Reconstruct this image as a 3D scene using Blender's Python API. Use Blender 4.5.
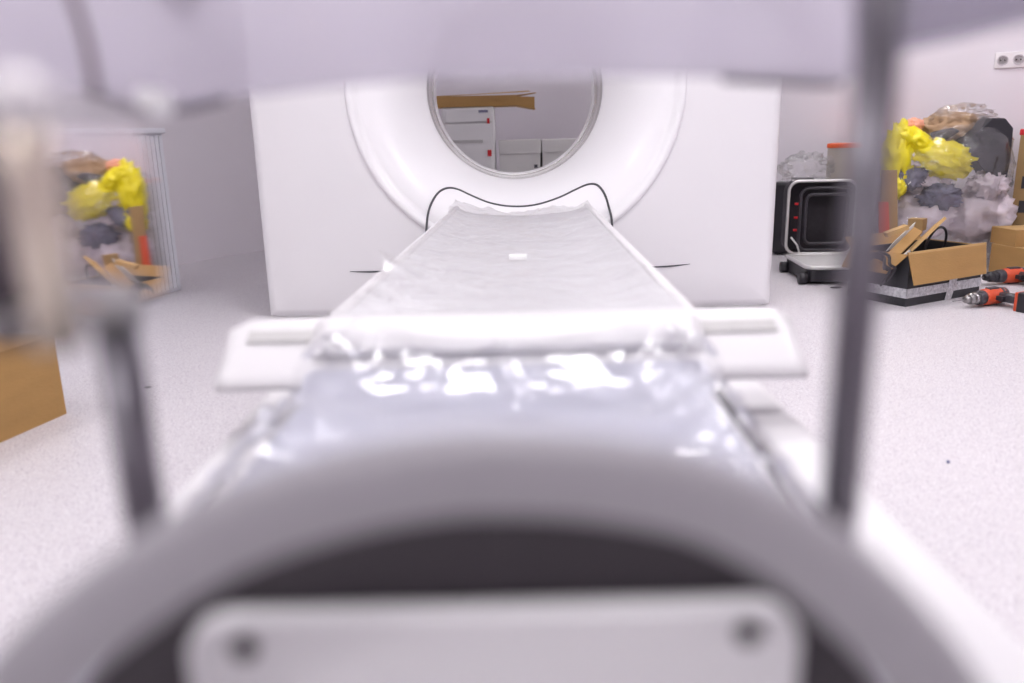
import bpy, bmesh, math, random
from mathutils import Vector, Matrix, noise
random.seed(4)
for o in list(bpy.data.objects): bpy.data.objects.remove(o)
SC = bpy.context.scene
COL = SC.collection
R = math.radians

# ---------------------------------------------------------------- camera
F_PX = 813.0; TILT = R(14.5); ROLL = R(1.37); H = 0.717
cam_data = bpy.data.cameras.new('camera')
cam = bpy.data.objects.new('camera', cam_data); COL.objects.link(cam)
cam_data.sensor_width = 36; cam_data.lens = F_PX / 1024 * 36
cam_data.clip_start = 0.02
_r0 = Vector((1, 0, 0)); _f = Vector((0, math.cos(TILT), -math.sin(TILT))); _u0 = _r0.cross(_f)
_r = math.cos(ROLL) * _r0 - math.sin(ROLL) * _u0
_u = math.sin(ROLL) * _r0 + math.cos(ROLL) * _u0
M3 = Matrix((_r, _u, -_f)).transposed()
cam.matrix_world = Matrix.Translation((0, 0, H)) @ M3.to_4x4()
cam_data.dof.use_dof = True
cam_data.dof.focus_distance = 3.3
cam_data.dof.aperture_fstop = 1.9
cam_data.dof.aperture_blades = 0
SC.camera = cam
SC.view_settings.view_transform = 'Standard'
SC.view_settings.look = 'None'
SC.view_settings.gamma = 1
SC.view_settings.use_curve_mapping = False
SC.view_settings.exposure = 1.22
LAMP = 10.5
LAMP_COL = (1.0, 0.97, 0.985, 1)

w = bpy.data.worlds.new('world'); SC.world = w; w.use_nodes = True
w.node_tree.nodes['Background'].inputs[0].default_value = (0.85, 0.83, 0.9, 1)
w.node_tree.nodes['Background'].inputs[1].default_value = 0.3

def at(px, py, Y):
    "survey helper: the point at depth Y (metres) seen at that place of the photograph"
    d = _f + _r * ((px - 512) / F_PX) + _u * ((341.5 - py) / F_PX)
    return Vector((0, 0, H)) + d * (Y / d.y)
def at_z(px, py, z):
    d = _f + _r * ((px - 512) / F_PX) + _u * ((341.5 - py) / F_PX)
    return Vector((0, 0, H)) + d * ((z - H) / d.z)

# ---------------------------------------------------------------- materials
def mat(name, col, rough=0.5, metal=0.0, spec=0.5, nscale=None, namt=0.06, bump=0.0, bscale=None, coat=0.0, emit=None, estr=0, trans=0.0, stretch=None):
    m = bpy.data.materials.new(name); m.use_nodes = True
    nt = m.node_tree; b = nt.nodes['Principled BSDF']
    c = (col[0], col[1], col[2], 1)
    b.inputs['Base Color'].default_value = c
    b.inputs['Roughness'].default_value = rough
    b.inputs['Metallic'].default_value = metal
    b.inputs['Specular IOR Level'].default_value = spec
    b.inputs['Coat Weight'].default_value = coat
    b.inputs['Transmission Weight'].default_value = trans
    if emit:
        b.inputs['Emission Color'].default_value = (*emit, 1); b.inputs['Emission Strength'].default_value = estr
    tc = nt.nodes.new('ShaderNodeTexCoord'); vec = tc.outputs['Object']
    if stretch:
        mp = nt.nodes.new('ShaderNodeMapping'); mp.inputs['Scale'].default_value = stretch
        nt.links.new(vec, mp.inputs['Vector']); vec = mp.outputs['Vector']
    if nscale:
        n = nt.nodes.new('ShaderNodeTexNoise'); n.inputs['Scale'].default_value = nscale; n.inputs['Detail'].default_value = 4
        nt.links.new(vec, n.inputs['Vector'])
        mx = nt.nodes.new('ShaderNodeMixRGB'); mx.inputs[1].default_value = tuple(max(0, x * (1 - namt * 2)) for x in col) + (1,)
        mx.inputs[2].default_value = tuple(min(1, x * (1 + namt)) for x in col) + (1,)
        nt.links.new(n.outputs['Fac'], mx.inputs[0]); nt.links.new(mx.outputs[0], b.inputs['Base Color'])
    if bump:
        n2 = nt.nodes.new('ShaderNodeTexNoise'); n2.inputs['Scale'].default_value = bscale or 40; n2.inputs['Detail'].default_value = 5
        nt.links.new(vec, n2.inputs['Vector'])
        bp = nt.nodes.new('ShaderNodeBump'); bp.inputs['Strength'].default_value = bump; bp.inputs['Distance'].default_value = 0.01
        nt.links.new(n2.outputs['Fac'], bp.inputs['Height']); nt.links.new(bp.outputs[0], b.inputs['Normal'])
    return m

def film(name, tint=(1, 1, 1), base=0.12, edge=0.75, milk=0.25, rough=0.12, bscale=30, bump=0.5, milkcol=(0.9, 0.9, 0.95)):
    "clear plastic film: see-through, glossy at grazing folds, a little milky"
    m = bpy.data.materials.new(name); m.use_nodes = True; nt = m.node_tree
    for n in list(nt.nodes): nt.nodes.remove(n)
    out = nt.nodes.new('ShaderNodeOutputMaterial')
    tr = nt.nodes.new('ShaderNodeBsdfTransparent'); tr.inputs[0].default_value = (*tint, 1)
    gl = nt.nodes.new('ShaderNodeBsdfGlossy'); gl.inputs['Roughness'].default_value = rough; gl.inputs['Color'].default_value = (1, 1, 1, 1)
    di = nt.nodes.new('ShaderNodeBsdfDiffuse'); di.inputs[0].default_value = (*milkcol, 1)
    tl = nt.nodes.new('ShaderNodeBsdfTranslucent'); tl.inputs[0].default_value = (*milkcol, 1)
    tc = nt.nodes.new('ShaderNodeTexCoord')
    n = nt.nodes.new('ShaderNodeTexNoise'); n.inputs['Scale'].default_value = bscale; n.inputs['Detail'].default_value = 6; n.inputs['Distortion'].default_value = 1.2
    nt.links.new(tc.outputs['Object'], n.inputs['Vector'])
    bp = nt.nodes.new('ShaderNodeBump'); bp.inputs['Strength'].default_value = bump; bp.inputs['Distance'].default_value = 0.02
    nt.links.new(n.outputs['Fac'], bp.inputs['Height'])
    for s in (gl, di): nt.links.new(bp.outputs[0], s.inputs['Normal'])
    lw = nt.nodes.new('ShaderNodeLayerWeight'); lw.inputs['Blend'].default_value = 0.35
    nt.links.new(bp.outputs[0], lw.inputs['Normal'])
    mr = nt.nodes.new('ShaderNodeMapRange'); mr.inputs['To Min'].default_value = base; mr.inputs['To Max'].default_value = edge
    nt.links.new(lw.outputs['Fresnel'], mr.inputs['Value'])
    md = nt.nodes.new('ShaderNodeMixShader'); md.inputs[0].default_value = 0.5
    nt.links.new(di.outputs[0], md.inputs[1]); nt.links.new(tl.outputs[0], md.inputs[2])
    m1 = nt.nodes.new('ShaderNodeMixShader'); m1.inputs[0].default_value = milk
    nt.links.new(tr.outputs[0], m1.inputs[1]); nt.links.new(md.outputs[0], m1.inputs[2])
    m2 = nt.nodes.new('ShaderNodeMixShader'); nt.links.new(mr.outputs[0], m2.inputs[0])
    nt.links.new(m1.outputs[0], m2.inputs[1]); nt.links.new(gl.outputs[0], m2.inputs[2])
    nt.links.new(m2.outputs[0], out.inputs[0])
    return m

def floor_mat():
    m = mat('speckled_vinyl', (0.64, 0.61, 0.64), rough=0.42)
    nt = m.node_tree; b = nt.nodes['Principled BSDF']; tc = nt.nodes.new('ShaderNodeTexCoord')
    prev = None
    base = nt.nodes.new('ShaderNodeRGB'); base.outputs[0].default_value = (0.64, 0.61, 0.64, 1); prev = base.outputs[0]
    for sc, th, col in ((150, 0.27, (0.40, 0.36, 0.42, 1)), (90, 0.20, (0.52, 0.47, 0.52, 1)), (210, 0.27, (0.88, 0.87, 0.9, 1))):
        v = nt.nodes.new('ShaderNodeTexVoronoi'); v.inputs['Scale'].default_value = sc
        nt.links.new(tc.outputs['Object'], v.inputs['Vector'])
        lt = nt.nodes.new('ShaderNodeMath'); lt.operation = 'LESS_THAN'; lt.inputs[1].default_value = th
        nt.links.new(v.outputs['Distance'], lt.inputs[0])
        mx = nt.nodes.new('ShaderNodeMixRGB'); nt.links.new(lt.outputs[0], mx.inputs[0])
        nt.links.new(prev, mx.inputs[1]); mx.inputs[2].default_value = col; prev = mx.outputs[0]
    nt.links.new(prev, b.inputs['Base Color'])
    return m

MAT = dict(
    floor=floor_mat(),
    wall=mat('painted_wall', (0.79, 0.75, 0.80), rough=0.7, nscale=2.0, namt=0.01, bump=0.05, bscale=120),
    ceiling=mat('ceiling_white', (0.85, 0.85, 0.86), rough=0.8, nscale=3, namt=0.01),
    white=mat('white_enamel', (0.80, 0.785, 0.81), rough=0.35, nscale=3, namt=0.01, coat=0.2),
    ring=mat('white_ring_enamel', (0.87, 0.86, 0.885), rough=0.28, nscale=3, namt=0.01, coat=0.3),
    liner=mat('bore_liner', (0.56, 0.51, 0.50), rough=0.12, coat=0.5, nscale=3, namt=0.02),
    seam=mat('dark_gasket', (0.07, 0.07, 0.08), rough=0.6, nscale=30),
    tablewhite=mat('white_table_plastic', (0.70, 0.685, 0.705), rough=0.35, nscale=4, namt=0.01),
    pad=mat('grey_pad', (0.53, 0.52, 0.52), rough=0.7, nscale=40),
    mattress=mat('pale_mattress', (0.52, 0.525, 0.62), rough=0.45, nscale=5, namt=0.02),
    cradle=mat('pale_cradle', (0.70, 0.695, 0.73), rough=0.35, nscale=4, namt=0.02),
    darkgap=mat('dark_metal_track', (0.03, 0.025, 0.028), rough=0.6, metal=0.0, nscale=20),
    greyrim=mat('grey_satin_plastic', (0.33, 0.315, 0.34), rough=0.5, nscale=6, namt=0.03),
    darkrim=mat('charcoal_plastic', (0.045, 0.038, 0.045), rough=0.7, nscale=8, namt=0.05),
    chrome=mat('chrome', (0.17, 0.16, 0.18), rough=0.28, metal=1, nscale=3, namt=0.02),
    mirror=mat('mirror_polished_steel', (0.86, 0.84, 0.87), rough=0.03, metal=1, nscale=2, namt=0.01),
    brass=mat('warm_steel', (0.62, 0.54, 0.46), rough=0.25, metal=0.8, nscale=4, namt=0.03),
    reflect_dark=mat('dark_navy_reflection', (0.05, 0.035, 0.05), rough=0.5, nscale=6, namt=0.1),  # dark stripe reflected in the chrome tube, put into a colour
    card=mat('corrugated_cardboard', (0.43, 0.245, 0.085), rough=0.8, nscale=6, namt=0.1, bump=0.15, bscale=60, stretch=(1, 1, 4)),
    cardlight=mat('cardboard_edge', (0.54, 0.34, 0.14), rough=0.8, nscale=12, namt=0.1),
    carddark=mat('dark_brown_board', (0.36, 0.23, 0.10), rough=0.8, nscale=12, namt=0.1),  # darker brown board colour
    blackbox=mat('black_wrapped_board', (0.02, 0.02, 0.025), rough=0.5, nscale=30, namt=0.2),
    tape=mat('silver_tape', (0.72, 0.72, 0.80), rough=0.3, metal=0.35, nscale=90, namt=0.35, bump=0.8, bscale=70),
    silver=mat('aluminium_rim', (0.68, 0.67, 0.66), rough=0.35, metal=0.5, nscale=10, namt=0.05),
    black=mat('black_plastic', (0.022, 0.02, 0.026), rough=0.45, nscale=12, namt=0.2),
    blackin=mat('black_foam_lining', (0.03, 0.025, 0.032), rough=0.7, nscale=50, namt=0.2),
    dkgrey=mat('dark_grey_moulding', (0.055, 0.05, 0.06), rough=0.3, nscale=12, namt=0.2),
    orange=mat('orange_plastic', (0.85, 0.13, 0.03), rough=0.4, nscale=12, namt=0.08),
    drillorange=mat('orange_red_tool_plastic', (0.66, 0.085, 0.03), rough=0.4, nscale=12, namt=0.08),
    steel=mat('tool_steel', (0.35, 0.34, 0.34), rough=0.3, metal=0.9, nscale=30, namt=0.15),
    red=mat('red_plastic', (0.62, 0.012, 0.02), rough=0.45, nscale=12, namt=0.08),
    beige=mat('beige_board', (0.47, 0.42, 0.38), rough=0.7, nscale=8, namt=0.06),
    yellow=mat('yellow_polythene', (0.95, 0.78, 0.01), rough=0.35, nscale=9, namt=0.12, bump=0.6, bscale=22),
    foam=mat('dark_grey_foam', (0.022, 0.02, 0.028), rough=0.55, nscale=18, namt=0.15, bump=0.2, bscale=30),
    paper=mat('brown_paper', (0.50, 0.33, 0.20), rough=0.8, nscale=9, namt=0.12, bump=0.4, bscale=20),
    crumple=mat('lilac_foam_sheet', (0.88, 0.79, 0.86), rough=0.35, nscale=7, namt=0.10, bump=1.0, bscale=18),
    navyfilm=mat('dark_blue_film', (0.20, 0.20, 0.30), rough=0.2, nscale=12, namt=0.3, bump=0.8, bscale=20),
    salmon=mat('salmon_plastic', (0.85, 0.38, 0.25), rough=0.5, nscale=9),
    whitebox=mat('grey_white_carton', (0.66, 0.65, 0.64), rough=0.6, nscale=6, namt=0.03),
    cabinet=mat('white_cabinet_enamel', (0.78, 0.77, 0.78), rough=0.4, nscale=6, namt=0.02),
    ribwhite=mat('ribbed_white', (0.80, 0.80, 0.86), rough=0.4, nscale=6, namt=0.02),
    socket=mat('socket_white', (0.82, 0.79, 0.80), rough=0.35, nscale=6, namt=0.02),
    socketdark=mat('socket_recess', (0.6, 0.56, 0.59), rough=0.6, nscale=6, namt=0.02),
    door=mat('brown_door', (0.25, 0.12, 0.06), rough=0.45, nscale=5, namt=0.15, stretch=(6, 6, 1)),
    highlight_blob=mat('white_highlight', (0.70, 0.67, 0.69), rough=0.25, nscale=6, namt=0.01, coat=0.5),  # pale tone of a blurred highlight
    lamp=mat('lamp_diffuser', (0.9, 0.9, 0.9), emit=LAMP_COL[:3], estr=LAMP),
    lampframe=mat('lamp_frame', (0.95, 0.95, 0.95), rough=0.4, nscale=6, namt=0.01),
    film_bed=film('bed_film', base=0.03, edge=0.75, milk=0.12, rough=0.09, bscale=5, bump=0.5),
    film_cradle=film('cradle_film', base=0.03, edge=0.4, milk=0.20, rough=0.16, bscale=10, bump=0.5, milkcol=(1, 1, 1)),
    film_bag=film('sack_film', base=0.06, edge=0.6, milk=0.03, rough=0.09, bscale=9, bump=0.9),
    film_white=film('white_film', base=0.04, edge=0.35, milk=0.07, rough=0.2, bscale=12, bump=0.6, milkcol=(1, 1, 1)),
    acrylic=film('smoky_acrylic', tint=(0.93, 0.92, 0.96), base=0.05, edge=0.20, milk=0.60, rough=0.12, bscale=4, bump=0.1, milkcol=(0.76, 0.73, 0.80)),
    smoky=film('smoky_acrylic_dark', tint=(0.85, 0.84, 0.88), base=0.06, edge=0.3, milk=0.45, rough=0.1, bscale=8, bump=0.3, milkcol=(0.36, 0.34, 0.40)),
    acrylic_edge=mat('acrylic_edge', (0.16, 0.14, 0.17), rough=0.3, nscale=6, namt=0.05),
)

# ---------------------------------------------------------------- helpers
def obj(name, bm, m, parent=None, smooth=False, bevel=0, bseg=2, sub=0, autos=None):
    me = bpy.data.meshes.new(name)
    bmesh.ops.recalc_face_normals(bm, faces=bm.faces)
    bm.to_mesh(me); bm.free()
    if isinstance(m, str): m = MAT[m]
    me.materials.append(m)
    o = bpy.data.objects.new(name, me); COL.objects.link(o)
    if parent: o.parent = parent
    if smooth:
        for p in me.polygons: p.use_smooth = True
    if bevel:
        b = o.modifiers.new('bevel', 'BEVEL'); b.width = bevel; b.segments = bseg; b.limit_method = 'ANGLE'; b.angle_limit = R(35)
        for p in me.polygons: p.use_smooth = True
        wn = o.modifiers.new('wn', 'WEIGHTED_NORMAL'); wn.keep_sharp = True
    if sub:
        s = o.modifiers.new('sub', 'SUBSURF'); s.levels = sub; s.render_levels = sub
    return o
def tag(o, label, cat, group=None):
    o['label'] = label; o['category'] = cat
    if group: o['group'] = group
    return o
def thing(name, label, cat, loc=(0, 0, 0), rotz=0, group=None):
    o = bpy.data.objects.new(name, None); COL.objects.link(o); o.location = loc; o.rotation_euler = (0, 0, rotz)
    o.empty_display_size = 0.1
    return tag(o, label, cat, group)
def struct(o): o['kind'] = 'structure'; return o

def box(x0, x1, y0, y1, z0, z1, bm=None, M=None):
    bm = bm or bmesh.new()
    vs = [bm.verts.new((x, y, z)) for x in (x0, x1) for y in (y0, y1) for z in (z0, z1)]
    if M:
        for v in vs: v.co = M @ v.co
    for f in ((0, 1, 3, 2), (4, 6, 7, 5), (0, 4, 5, 1), (2, 3, 7, 6), (0, 2, 6, 4), (1, 5, 7, 3)):
        bm.faces.new([vs[i] for i in f])
    return bm
def TR(loc, rx=0, ry=0, rz=0):
    return Matrix.Translation(loc) @ Matrix.Rotation(rz, 4, 'Z') @ Matrix.Rotation(ry, 4, 'Y') @ Matrix.Rotation(rx, 4, 'X')
def frames(pts, closed=False):
    n = len(pts); out = []
    nrm = None
    for i in range(n):
        if closed: t = pts[(i + 1) % n] - pts[i - 1]
        else: t = pts[min(i + 1, n - 1)] - pts[max(i - 1, 0)]
        t.normalize()
        if nrm is None:
            a = Vector((0, 0, 1)) if abs(t.z) < 0.9 else Vector((0, 1, 0))
            nrm = (a - t * a.dot(t)).normalized()
        else:
            nrm = (nrm - t * nrm.dot(t)).normalized()
        out.append((t, nrm, t.cross(nrm)))
    return out
def tube(pts, r, seg=10, closed=False, bm=None, caps=True, prof=None):
    "prof: list of (a, b) offsets instead of a round section"
    bm = bm or bmesh.new(); pts = [Vector(p) for p in pts]
    fr = frames(pts, closed); rings = []
    for i, (p, (t, n, b)) in enumerate(zip(pts, fr)):
        rr = r[i] if isinstance(r, (list, tuple)) else r
        pr = prof or [(math.cos(2 * math.pi * k / seg), math.sin(2 * math.pi * k / seg)) for k in range(seg)]
        rings.append([bm.verts.new(p + n * (a * rr) + b * (c * rr)) for a, c in pr])
    k = len(rings[0])
    for i in range(len(rings) - (0 if closed else 1)):
        A = rings[i]; B = rings[(i + 1) % len(rings)]
        for j in range(k): bm.faces.new((A[j], A[(j + 1) % k], B[(j + 1) % k], B[j]))
    if caps and not closed: bm.faces.new(rings[0]); bm.faces.new(rings[-1][::-1])
    return bm
def spline(pts, n=6, closed=False):
    pts = [Vector(p) for p in pts]; out = []; N = len(pts)
    for i in range(N if closed else N - 1):
        if closed: p0, p1, p2, p3 = pts[i - 1], pts[i], pts[(i + 1) % N], pts[(i + 2) % N]
        else: p0, p1, p2, p3 = pts[max(i - 1, 0)], pts[i], pts[i + 1], pts[min(i + 2, N - 1)]
        for k in range(n):
            t = k / n
            out.append(0.5 * ((2 * p1) + (p2 - p0) * t + (2 * p0 - 5 * p1 + 4 * p2 - p3) * t * t + (3 * p1 - p0 - 3 * p2 + p3) * t ** 3))
    if not closed: out.append(pts[-1])
    return out
def lathe(prof, axis_M=None, seg=24, bm=None, caps=True):
    "prof: (along, radius); axis is local X"
    bm = bm or bmesh.new(); rings = []
    for a, r in prof:
        ring = [Vector((a, r * math.cos(2 * math.pi * k / seg), r * math.sin(2 * math.pi * k / seg))) for k in range(seg)]
        rings.append([bm.verts.new(axis_M @ v if axis_M else v) for v in ring])
    for A, B in zip(rings, rings[1:]):
        for j in range(seg): bm.faces.new((A[j], A[(j + 1) % seg], B[(j + 1) % seg], B[j]))
    if caps: bm.faces.new(rings[0]); bm.faces.new(rings[-1][::-1])
    return bm
def grid(fn, nu, nv, bm=None, closed_u=False):
    bm = bm or bmesh.new()
    V = [[bm.verts.new(fn(i / nu, j / nv)) for j in range(nv + 1)] for i in range(nu + (0 if closed_u else 1))]
    n = len(V)
    for i in range(n if closed_u else n - 1):
        for j in range(nv):
            bm.faces.new((V[i][j], V[(i + 1) % n][j], V[(i + 1) % n][j + 1], V[i][j + 1]))
    return bm
def prism(outline, d, bm=None):
    "closed outline of Vectors pushed along vector d"
    bm = bm or bmesh.new(); d = Vector(d)
    A = [bm.verts.new(Vector(p)) for p in outline]; B = [bm.verts.new(Vector(p) + d) for p in outline]
    n = len(A)
    bm.faces.new(A); bm.faces.new(B[::-1])
    for i in range(n): bm.faces.new((A[i], B[i], B[(i + 1) % n], A[(i + 1) % n]))
    return bm
def rrect(w, h, r, n=6):
    out = []
    for cx, cy, a0 in ((w / 2 - r, h / 2 - r, 0), (-w / 2 + r, h / 2 - r, 90), (-w / 2 + r, -h / 2 + r, 180), (w / 2 - r, -h / 2 + r, 270)):
        for k in range(n + 1):
            a = R(a0 + 90 * k / n); out.append((cx + r * math.cos(a), cy + r * math.sin(a)))
    return out
def fbm(p, o=4): return noise.fractal(p, 1.0, 2.0, o)
def crumple(size, seed, amp=0.25, sub=4, freq=2.2, M=None):
    bm = bmesh.new(); bmesh.ops.create_icosphere(bm, subdivisions=sub, radius=1)
    s = Vector((seed * 7.3, seed * 3.1, seed * 1.7))
    for v in bm.verts:
        d = v.co.normalized()
        n = noise.ridged_multi_fractal(d * freq + s, 1.0, 2.2, 4, 1.0, 2.0) - 1.2
        k = 1 + amp * n + 0.3 * amp * noise.noise(d * 9 + s)
        v.co = Vector((d.x * size[0] * k, d.y * size[1] * k, d.z * size[2] * k))
        if M: v.co = M @ v.co
    return bm

# ================================================================ THE ROOM
U = Vector((0.53, 0.848, 0)).normalized(); V = Vector((U.y, -U.x, 0)); CR = Vector((-0.82, 6.6, 0))
WZ = math.atan2(V.y, V.x)           # direction of the far wall
RM = Matrix.Translation(CR) @ Matrix.Rotation(WZ, 4, 'Z')     # room axes: x along far wall, -y towards the camera side
LX, LY, HC = 6.4, 13.0, 2.8
struct(obj('floor', box(-0.1, LX + .1, -LY - .1, .1, -0.1, 0, M=RM), 'floor'))
struct(obj('ceiling', box(-0.1, LX + .1, -LY - .1, .1, HC, HC + .1, M=RM), 'ceiling'))
struct(obj('wall_far', box(-0.1, LX + .1, 0, .1, 0, HC, M=RM), 'wall'))
struct(obj('wall_left', box(-.1, 0, -LY, 0, 0, HC, M=RM), 'wall'))
struct(obj('wall_right', box(LX, LX + .1, -LY, 0, 0, HC, M=RM), 'wall'))
struct(obj('wall_back', box(-.1, LX + .1, -LY - .1, -LY, 0, HC, M=RM), 'wall'))
# unseen ceiling lamps, added one by one for fill and the wall shadow
for (lx, ly) in ((3.3, -.8), (4.1, -4.7), (4.1, -7.1), (4.1, -9.5), (1.1, -9.5), (1.1, -5.6), (1.1, -11.8), (3.2, -3.4), (5.4, -2.4)):
    c = RM @ Vector((lx, ly, HC))
    t = thing('added_light_panel', 'square white ceiling light panel added out of view to light the scanner room', 'light', c, WZ, 'added ceiling light panels')
    bm = box(-.33, .33, -.33, -.30, -.02, .0); box(-.33, .33, .30, .33, -.02, 0, bm); box(-.33, -.30, -.30, .30, -.02, 0, bm); box(.30, .33, -.30, .30, -.02, 0, bm)
    obj('frame', bm, 'lampframe', t)
    obj('diffuser', box(-.30, .30, -.30, .30, -.012, -.004), 'lamp', t)

# sockets on the far wall
SP = Vector((2.635, 4.4455, 1.015)); sl = RM.inverted() @ SP
t = thing('wall_socket', 'white triple power socket on the lilac wall above the clear sack', 'socket', RM @ Vector((sl.x + .03, 0, sl.z)), WZ)
obj('faceplate', box(-.108, .108, -.010, 0, -.04, .04), 'socket', t, bevel=.004)
for k in (-1, 0, 1):
    s = obj('outlet', lathe([(0, .026), (.004, .026), (.004, .021), (-.006, .019)], TR((k * .071, -.010, 0), rz=R(-90)), 20), 'socketdark', t, smooth=False)
    bm = bmesh.new()
    for q in (-.0095, .0095): lathe([(0, .0035), (.006, .0035)], TR((k * .071 + q, -.0105, 0), rz=R(-90)), 8, bm)
    obj('pin_hole', bm, 'black', s)

# ================================================================ CT SCANNER
GX, GZ, GY = 0.036, 0.885, 3.20
scanner = thing('ct_scanner', 'large white ring-shaped scanner gantry with round bore behind the patient table', 'scanner', (GX, 3.65, 0))
def L(bmm):   # builders below use world coordinates; shift to the scanner's origin
    for v in bmm.verts: v.co -= Vector((GX, 3.65, 0))
    return bmm
R_BORE, R_RING = 0.368, 0.645
def funnel_y(r):
    if r >= R_RING: return GY
    t = max(0, min(1, (R_RING - r) / (R_RING - R_BORE)))
    return GY + 0.012 + 0.33 * t ** 2.6
HWL, HWR = 1.00, 1.00
def rect_pt(th, inset=0.0, z0=0.006, z1=1.90, rad=0.10):
    "point where the ray at angle th leaves the (rounded) front rectangle"
    c, s = math.cos(th), math.sin(th)
    hw = 1.015 - inset; top = z1 - GZ - inset; bot = GZ - z0 - inset
    k = min(hw / abs(c) if abs(c) > 1e-6 else 9, (top if s > 0 else bot) / abs(s) if abs(s) > 1e-6 else 9)
    x, z = c * k, s * k
    return x, z
N = 160
angs = sorted(set([2 * math.pi * k / N for k in range(N)] + [math.atan2(a, b) % (2 * math.pi) for a in (1.90 - GZ, -(GZ - .025)) for b in (1, -1)]))
bm = bmesh.new(); rings = []
prof = [(R_RING - .004, GY + .003, 0), (R_RING + .008, GY + .001, 0), (R_RING + .02, GY, 0)]
for (rr, yy, _) in prof: rings.append([bm.verts.new((GX + rr * math.cos(a), yy, GZ + rr * math.sin(a))) for a in angs])
for inset, yy in ((0.16, GY), (0.04, GY + .001), (0.025, GY + .006), (0.012, GY + .016), (0.003, GY + .028), (0, GY + .045), (0, GY + .42)):
    ring = []
    for a in angs:
        x, z = rect_pt(a, inset); ring.append(bm.verts.new((GX + x, yy, GZ + z)))
    rings.append(ring)
n = len(angs)
for A, B in zip(rings, rings[1:]):
    for j in range(n): bm.faces.new((A[j], A[(j + 1) % n], B[(j + 1) % n], B[j]))
obj('front_cover', L(bm), 'white', scanner, smooth=True)
# side / rear body
bm = bmesh.new(); rings = []
for inset, yy in ((0, GY + .425), (0.004, GY + .435), (0, GY + .445), (0, GY + .82), (0.02, GY + .88), (0.08, GY + .90)):
    rings.append([bm.verts.new((GX + rect_pt(a, inset)[0], yy, GZ + rect_pt(a, inset)[1])) for a in angs])
for rr, yy in ((.55, GY + .90), (.50, GY + .885), (.46, GY + .84), (.41, GY + .76), (.385, GY + .70)):
    rings.append([bm.verts.new((GX + rr * math.cos(a), yy, GZ + rr * math.sin(a))) for a in angs])
for A, B in zip(rings, rings[1:]):
    for j in range(n): bm.faces.new((A[j], A[(j + 1) % n], B[(j + 1) % n], B[j]))
obj('rear_cover', L(bm), 'white', scanner, smooth=True)
# funnel ring
def lathe_y(prof, seg=128):
    bm = bmesh.new(); rings = []
    for r, y in prof: rings.append([bm.verts.new((GX + r * math.cos(2 * math.pi * k / seg), y, GZ + r * math.sin(2 * math.pi * k / seg))) for k in range(seg)])
    for A, B in zip(rings, rings[1:]):
        for j in range(seg): bm.faces.new((A[j], A[(j + 1) % seg], B[(j + 1) % seg], B[j]))
    return bm
pr = [(R_RING + .001, GY + .004), (R_RING - .004, GY - .008), (R_RING - .014, GY - .012), (R_RING - .028, GY - .006), (R_RING - .036, GY + .008)]
r = R_RING - .045
while r > R_BORE + .002: pr.append((r, funnel_y(r))); r -= .008
pr += [(R_BORE, funnel_y(R_BORE)), (R_BORE - .001, funnel_y(R_BORE) + .012)]
obj('bore_ring', L(lathe_y(pr)), 'ring', scanner, smooth=True)
yb = funnel_y(R_BORE)
obj('bore_liner', L(lathe_y([(R_BORE - .001, yb + .010), (R_BORE + .001, yb + .02), (R_BORE, GY + .62), (R_BORE - .004, GY + .66)])), 'liner', scanner, smooth=True)
obj('rear_ring', L(lathe_y([(R_BORE + .02, GY + .66), (R_BORE - .004, GY + .655), (R_BORE - .012, GY + .662), (R_BORE - .014, GY + .672), (R_BORE - .008, GY + .69), (R_BORE + .02, GY + .74)])), 'ring', scanner, smooth=True)
# plinth, shadow gap below the cover
obj('plinth', L(box(GX - .93, GX + .93, GY + .10, GY + .80, 0, .03)), 'darkgap', scanner)
# dock seam: dark gasket that follows the funnel surface
seam_px = [(426, 238), (426.5, 228), (428, 214), (432, 202), (439, 192), (448, 188), (458, 189.5), (470, 195), (490, 203), (512, 206.5), (535, 205), (558, 198), (576, 189.5), (588, 184.5), (597, 185), (604, 193), (608.5, 206), (611.5, 218), (612.5, 232)]
def on_funnel(px, py, off=0):
    Y = GY
    for _ in range(25):
        p = at(px, py, Y); rr = math.hypot(p.x - GX, p.z - GZ)
        Y = 0.5 * Y + 0.5 * (min(funnel_y(rr), GY - .014 if rr > .598 else 9) - off)
    return at(px, py, Y)
S = spline([on_funnel(a, b, .006) for a, b in seam_px], 6)
def insert(u, v):
    f = u * (len(S) - 1); i = min(int(f), len(S) - 2); p = S[i].lerp(S[i + 1], f - i)
    z = p.z + (0.34 - p.z) * v if p.z > .34 else p.z - .0 * v
    x = GX + (p.x - GX) * (1 + .0 * v); rr = math.hypot(x - GX, z - GZ)
    return Vector((x, min(p.y, funnel_y(rr) - .006) , z))
obj('dock_insert', L(grid(insert, 60, 10)), 'ring', scanner, smooth=True)
obj('dock_gasket', L(tube(S, 0.0045, 8)), 'seam', scanner, smooth=True)
# shallow seams low on the front
for a, b in (((350, 271.5), (396, 270)), ((642, 267), (690, 264))):
    p, q = at(*a, GY - .001), at(*b, GY - .001)
    pts = [p.lerp(q, k / 10) + Vector((0, 0, -.004 * math.sin(math.pi * k / 10))) for k in range(11)]
    obj('cover_seam', L(tube(pts, [.0005 + .003 * math.sin(math.pi * (k + .5) / 11) for k in range(11)], 6)), 'seam', scanner, smooth=True)

# ================================================================ PATIENT TABLE
ZC = 0.427
TX = 0.0
table = thing('patient_table', 'long white patient table sliding into the scanner bore', 'patient table', (TX, 1.6, 0))
def LT(bmm):
    for v in bmm.verts: v.co -= Vector((TX, 1.6, 0))
    return bmm
def xs(y): return 0.002 + (y - 1.3) * 0.026
def wk(y): return 1 - 0.055 * max(0, y - 1.3)       # the table runs very slightly to the right
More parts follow.
